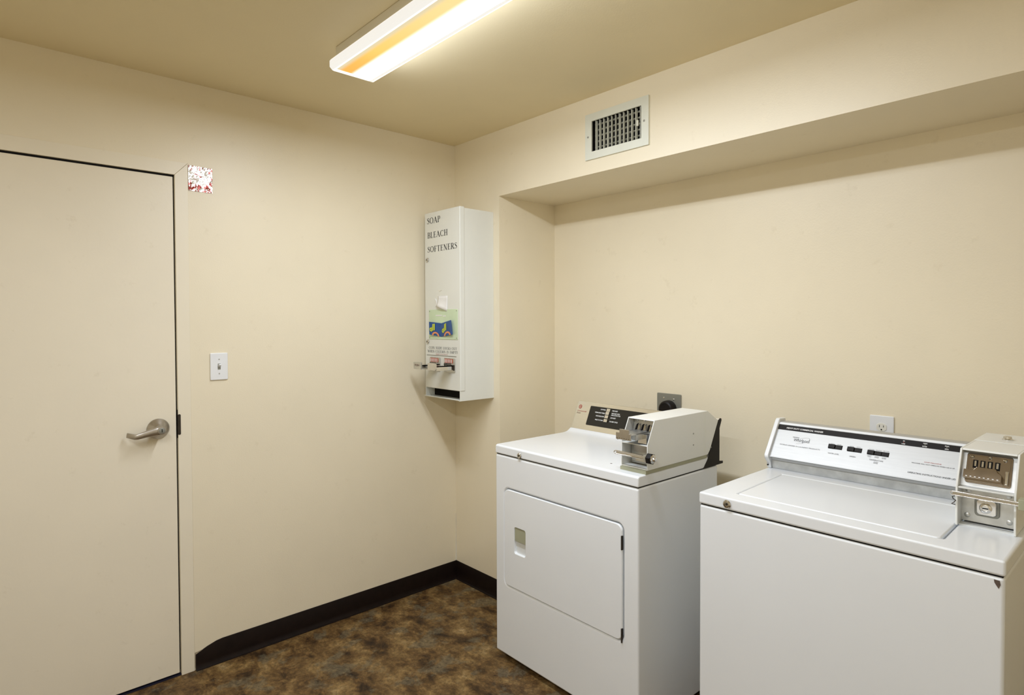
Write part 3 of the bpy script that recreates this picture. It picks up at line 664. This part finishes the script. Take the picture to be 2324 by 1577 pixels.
# lower bay
MB().box(x0+.006, x1-.006, .0980, .1010, .9330, 1.0060).build('vault_plate', 'steel', cbx)
MB().box(x0+.022, x1-.010, .0900, .0980, .9750, .9980).build('vault_window', 'nickel', cbx, bevel=.001)
MB().box(x0+.016, x1-.008, .0880, .0980, .9420, .9620).build('vault_latch', 'chrome', cbx, bevel=.001)
lb = MB(); zc = .9740; lb.tube([(.7700, .0340, zc+.0055), (.6260, .0340, zc+.0055), (.6200, .0340, zc+.003), (.6185, .0340, zc), (.6200, .0340, zc-.003), (.6260, .0340, zc-.0055), (.7700, .0340, zc-.0055)], .0022, 8)
lb.box(.6280, .7680, .0332, .0348, zc-.0050, zc+.0050); lb.build('lock_bar', 'chrome', cbx, smooth=50)
MB().box(.7520, .7660, .0240, .0440, zc-.0110, zc+.0110).build('lock_block', 'steel', cbx, bevel=.001)
hx = MB(); hx.cyl((.7640, .0340, zc), (.7830, .0340, zc), .0195, 6); lk6 = hx.build('bar_lock', 'black', cbx, bevel=.002)
MB().lathe((.7828, .0340, zc), (.9, .0340, zc), [(0, .0155), (.002, .0155), (.004, .0130), (.0045, .0080), (.010, .0070), (.012, .005)], 18).build('lock_face', 'chrome', cbx, smooth=35)
for v_, z in ((.4530, .9520), (.3300, 1.020), (.3300, .978)): MB().lathe((x1, v_, z), (x1+1, v_, z), [(0, .0030), (.001, .0028), (.0018, .0015)], 10).build('screw', 'greyplate', cbx, smooth=40)
MB().box(x1-.0008, x1+.0004, .4080, .4092, zb_+.004, zt_-.001).build('panel_seam', 'vent_white', cbx)

# ================================================================ WASHER
wa = col_props(empty('washer', (1.7311, -.3627, 0), R(-.32)), 'white top loading commercial washer with silver console and coin box', 'washer')
WW, WD = .7420, .620
MB().box(0, WW, 0, WD, .026, .8725).build('body', 'white', wa, bevel=.008, seg=3, ang=50)
MB().box(.02, WW-.02, .03, WD-.02, .004, .028).build('toe_recess', 'dark', wa)
for x in (.04, WW-.04):
    for y in (.05, WD-.05): MB().lathe((x, y, 0), (x, y, 1), [(0, .018), (.006, .020), (.012, .009), (.027, .009)], 14).build('leveling_foot', 'black', wa, smooth=40)
MB().box(.004, WW-.004, .004, WD-.01, .8715, .8780).build('top_gap_shade', 'dark', wa)  # dark strip for the shadow in the crack below the washer top
tp_ = MB().box(-.0015, WW+.0015, -.0020, WD, .8752, .9112).build('top_panel', 'white', wa)
lpoly = [(.0780, .3985), (.0885, .0700), (.0935, .0625), (.6060, .0610), (.6150, .0690), (.6080, .3985)]
cut(tp_, MB().prism(lpoly, 2, .8985, .93))
finish(tp_, .0085, 3, ang=50)
lpi = [(.0815, .3950), (.0915, .0715), (.0950, .0660), (.6030, .0645), (.6085, .0705), (.6030, .3950)]
MB().prism(lpi, 2, .8990, .9118).build('lid', 'white', wa, bevel=.005, seg=3, ang=40)
lkw = MB().lathe((.0929, -.0015, .8930), (.0929, -1, .8930), [(0, .0125), (.003, .0125), (.0055, .0105), (.0058, .0065), (.004, .006)], 22).build('top_lock', 'chrome', wa, smooth=35)
MB().cyl((.0929, -.0052, .8930), (.0929, -.0070, .8930), .0038, 10).build('key_barrel', 'darkmetal', lkw)
MB().prism([(.7225, .8655), (.7330, .8650), (.7345, .8560), (.7310, .8470), (.7270, .8530), (.7235, .8590)], 1, -.0006, .0006).build('paint_chip', 'rust', wa)
# console
cp = [(.4660, .9115), (.4600, .9420), (.4560, .9500), (.4500, .9520), (.4420, .9560), (.5200, 1.0600), (.5270, 1.0690), (.5330, 1.0715), (.5700, 1.0700), (.5950, .9115)]
cw = MB().prism(cp, 0, .0125, .7300).build('console', 'brushed', wa)
MB().prism([(.4662, .9118), (.4605, .9400), (.4585, .9400), (.4640, .9118)], 0, .0135, .729).build('riser', 'steel', cw)
ecp = [(.4560, .9115), (.4500, .9330), (.4330, .9510), (.4320, .9630), (.5180, 1.0770), (.5260, 1.0825), (.5720, 1.0800), (.6050, .9115)]
for a, c in ((-.0020, .0125), (.7300, .7440)): MB().prism(ecp, 0, a, c).build('end_cap', 'white', wa, bevel=.003, seg=2, ang=50)
MB().cyl((.0040, .4545, .9235), (.0040, .4460, .9235), .0024, 10).build('screw', 'black', wa)
P1 = Vector((0, .4420, .9560)); EW = (Vector((0, .5200, 1.0600))-P1).normalized(); FW = frame(P1, (1, 0, 0), EW)
slab(FW, [(.0128, .1115), (.7295, .1115), (.7295, .1310), (.0128, .1310)], -.0005, .0008).build('black_band', 'black', cw)
slab(FW, [(.0128, .1318), (.7295, .1318), (.7295, .1400), (.0128, .1400)], -.0005, .0020).build('top_trim', 'white', cw, bevel=.0006)
slab(FW, [(.0128, -.0010), (.7295, -.0010), (.7295, .0018), (.0128, .0018)], -.0005, .0016).build('bottom_trim', 'brushed', cw, bevel=.0005)
sans('lettering', 'HEAVY DUTY COMMERCIAL WASHER', 'whiteink', FW, .0420, .1175, .125, .0058, cw, shear=.2, off=.0012, bold=.02)
serif_w = sans('lettering', 'Whirlpool', 'ink', FW, .0780, .0715, .0540, .0125, cw, shear=.08, off=.0006)
br_ = MB(); br_.face([FW @ Vector(p) for p in ((.0725, .0865, .0006), (.0950, .0868, .0006), (.0950, .0885, .0006), (.0735, .0885, .0006))])
for i in range(28):       # swoosh ring around the name
    a, c = 2*math.pi*i/28, 2*math.pi*(i+1)/28
    if 2.4 < a < 3.4: continue
    def ep(t, k_): return FW @ (Vector((.1080, .0775, .0005)) + Vector((math.cos(.42)*.0250*k_*math.cos(t)-math.sin(.42)*.0095*k_*math.sin(t), math.sin(.42)*.0250*k_*math.cos(t)+math.cos(.42)*.0095*k_*math.sin(t), 0)))
    br_.face([ep(a, 1), ep(c, 1), ep(c, .965), ep(a, .965)])
br_.build('logo_ring', 'greyink', cw)
sans('lettering', 'WORLD LEADER IN LAUNDRY PRODUCTS', 'greyink', FW, .0350, .0510, .137, .0042, cw, off=.0006)
for (a, c, s0, s1, nb, lab, lw) in ((.1955, .2388, .0640, .0795, 2, 'WATER LEVEL', .035), (.2545, .2983, .0635, .0790, 2, 'SPEED', .019), (.3148, .3765, .0625, .0775, 3, 'TEMPERATURE', .040)):
    sb = slab(FW, [(a, s0), (c, s0), (c, s1), (a, s1)], -.0005, .0012).build('switch_well', 'dark', cw)
    wq = (c-a)/nb
    for j in range(nb): slab(FW, [(a+j*wq+.0008, s0+.0008), (a+(j+1)*wq-.0008, s0+.0008), (a+(j+1)*wq-.0008, s1-.0008), (a+j*wq+.0008, s1-.0008)], .0010, .0060 if j == 0 else .0026).build('switch_button', 'black', cw, bevel=.0006)
    sans('lettering', lab, 'greyink', FW, (a+c)/2-.001, s0-.0195, lw, .0042, cw, 'CENTER', off=.0006)
for x, tx in ((.2075, 'SMALL'), (.2270, 'LARGE'), (.2660, 'NORMAL'), (.2870, 'GENTLE')): sans('lettering', tx, 'greyink', FW, x, .0812, .0130, .0026, cw, 'CENTER', off=.0006)
for x, t1, t2, t3 in ((.3250, 'COLORS', 'HOT', 'COLD'), (.3460, 'BRIGHT', 'WARM', 'RINSE'), (.3670, 'DELICATES', 'COLD', 'RINSE')):
    sans('lettering', t1, 'greyink', FW, x, .0800, .0165, .0026, cw, 'CENTER', off=.0006)
    sans('lettering', t2, 'greyink', FW, x-.002, .0572, .0125, .0026, cw, 'CENTER', off=.0006); sans('lettering', t3, 'greyink', FW, x-.002, .0536, .0110, .0026, cw, 'CENTER', off=.0006)
for y, tx in ((.0375, 'WASH'), (.0337, 'RINSE')): sans('lettering', tx, 'greyink', FW, .3450, y, .0120, .0030, cw, 'CENTER', off=.0006)
for x, a, c in ((.4085, 'IN', 'USE'), (.4655, 'WASH', 'RINSE'), (.5218, 'FINAL', 'SPIN')):
    sans('lettering', a, 'whiteink', FW, x, .1240, None if a == 'IN' else .0110, .0036, cw, 'CENTER', off=.0012, bold=.02); sans('lettering', c, 'whiteink', FW, x, .1140, .0095 if len(c) < 5 else .012, .0036, cw, 'CENTER', off=.0012, bold=.02)
    MB().lathe(FW @ Vector((x, .1212, .0006)), FW @ Vector((x, .1212, .01)), [(0, .0014), (.001, .0012)], 8).build('indicator', 'redink' if x < .42 else 'gasket', cw)
sans('lettering', 'STOP MACHINE', 'redink', FW, .4720, .0620, .0440, .0034, cw, off=.0006)
sans('lettering', 'MACHINE WILL NOT OPERATE WHEN LID IS UP', 'ink', FW, .4405, .0545, .1090, .0034, cw, off=.0006)
sans('lettering', 'OPERATING INSTRUCTIONS UNDER LID', 'ink', FW, .4350, .0200, .1215, .0050, cw, off=.0006, bold=.01)
# coin box on the washer
x0, x1 = .6080, .7300; zb_, zt_ = .9116, 1.1040; vf = .2060; t_ = .0050
cbx = empty('coin_box'); cbx.parent = wa
prof = [(vf, zb_), (vf, 1.0120), (.2520, zt_), (.5600, zt_), (.5900, 1.0900), (.5900, zb_)]
sh = MB(); sh.prism(prof, 0, x0, x0+t_); sh.prism(prof, 0, x1-t_, x1)
sh.prism([(.2495, zt_-t_), (.2520, zt_), (.4060, zt_), (.4060, zt_-t_)], 0, x0+t_, x1-t_)
sh.box(x0+t_, x1-t_, vf+.001, .2750, 1.0075, 1.0120)
sh.box(x0+t_, x1-t_, .2780, .5880, zb_, zt_-t_-.001)
sh.build('housing', 'box_white', cbx, bevel=.0014)
rt_ = MB(); rt_.prism([(.4075, zt_-.012), (.4075, zt_+.0008), (.5600, zt_+.0008), (.5900, 1.0910), (.5900, 1.08)], 0, x0, x1); rt_.build('rear_cover', 'box_white', cbx, bevel=.001)
MB().lathe((.6720, .4650, zt_), (.6720, .4650, 2), [(0, .0125), (.003, .0125), (.005, .0100), (.010, .0095), (.011, .0080)], 20).build('top_lock', 'chrome', cbx, smooth=35)
SL = frame((0, .2300, 1.0120), (1, 0, 0), (0, .0440, .0920))    # slanted bay plane, set back
slab(SL, [(x0+t_, .0), (x1-t_, .0), (x1-t_, .097), (x0+t_, .097)], -.003, .0).build('bay_plate', 'steel', cbx)
MPn = slab(SL, rrect(.6215, .7150, .0085, .0880, .006, 3), .0, .0035).build('mechanism_plate', 'darkchrome', cbx, bevel=.001)
slab(SL, rrect(.6265, .7110, .0135, .0840, .005, 3), .0035, .0046).build('mechanism_face', 'darkchrome', cbx, bevel=.0005)
for i in range(4):
    x = .6405+i*.0150
    slab(SL, [(x-.0052, .0480), (x+.0052, .0480), (x+.0052, .0690), (x-.0052, .0690)], .0030, .0052).build('coin_slot', 'dark', cbx)
    MB().lathe(SL @ Vector((x, .0520, .0055)), SL @ Vector((x, .0680, .0055)), [(0, .0028), (.014, .0028)], 8).build('coin_pin', 'chrome', cbx, smooth=50)
sg = slab(SL, [(.6205, .0160), (.6980, .0160), (.6980, .0330), (.6900, .0390), (.6860, .0470), (.6470, .0470), (.6400, .0380), (.6205, .0380)], .0046, .0230); sg.build('coin_slide', 'darkchrome', cbx, bevel=.0012)
for i in range(8): slab(SL, [(.6260+i*.0090, .0190), (.6295+i*.0090, .0190), (.6295+i*.0090, .0210), (.6260+i*.0090, .0210)], .0228, .0238).build('grip_mark', 'whiteink', cbx)
slab(SL, [(.7030, .0140), (.7090, .0140), (.7090, .0480), (.7030, .0480)], .0046, .0120).build('slide_guide', 'chrome', cbx, bevel=.001)
for x, y in ((.6330, .0760), (.6690, .0790), (.7000, .0760)): MB().lathe(SL @ Vector((x, y, .0046)), SL @ Vector((x, y, .1)), [(0, .0042), (.0015, .0040), (.003, .0025)], 12).build('bolt', 'chrome', cbx, smooth=40)
# lower bay with vault lock
yv = .2480
MB().box(x0+t_, x1-t_, yv, yv+.003, zb_+.006, 1.0075).build('vault_plate', 'steel', cbx)
MB().box(x0+t_, x1-t_, vf+.012, yv, zb_-.0002, zb_+.0020).build('tray', 'box_white', cbx)
MB().prism(rrect(.6410, .6920, .9360, .9860, .008, 4), 1, yv-.006, yv).build('lock_well', 'greyplate', cbx, bevel=.002)
MB().prism(rrect(.6455, .6865, .9410, .9800, .008, 4), 1, yv-.011, yv-.004).build('lock_housing', 'chrome', cbx, bevel=.002)
vl = MB().lathe((.6650, yv-.010, .9600), (.6650, -1, .9600), [(0, .0135), (.004, .0130), (.006, .0100), (.0065, .0075), (.0055, .0070)], 24).build('vault_lock', 'chrome', cbx, smooth=35)
MB().box(.6590, .6710, yv-.0172, yv-.0150, .9590, .9612).build('keyway', 'dark', cbx)
for x, z in ((.6250, .9325), (.7110, .9320), (.6270, .9985), (.7095, .9985)): MB().lathe((x, yv, z), (x, 0, z), [(0, .0065), (.0015, .0064), (.0032, .0040)], 16).build('bolt', 'steel', cbx, smooth=40)
zc = .9970; yb = .1880
lb = MB(); lb.tube([(.7380, yb, zc-.0035), (.7380, yb, zc+.0035), (.6100, yb, zc+.0045), (.6035, yb, zc+.0035), (.6010, yb, zc), (.6035, yb, zc-.0035), (.6100, yb, zc-.0045), (.7380, yb, zc-.0045)], .0018, 8)
lb.box(.6060, .7370, yb-.0006, yb+.0006, zc-.0040, zc+.0040); lb.build('lock_bar', 'chrome', cbx, smooth=50)
MB().box(.7370, .7520, yb-.012, yb+.016, zc-.0125, zc+.0135).build('lock_block', 'gasket', cbx, bevel=.002)
MB().tube([(.6085, .1960, .9880), (.6030, .1985, .9850), (.6045, .2010, .9790), (.6095, .2030, .9760), (.6060, .2030, .9700), (.6010, .2010, .9660), (.6080, .2050, .9640)], .0012, 6).build('retainer_chain', 'darkmetal', cbx)
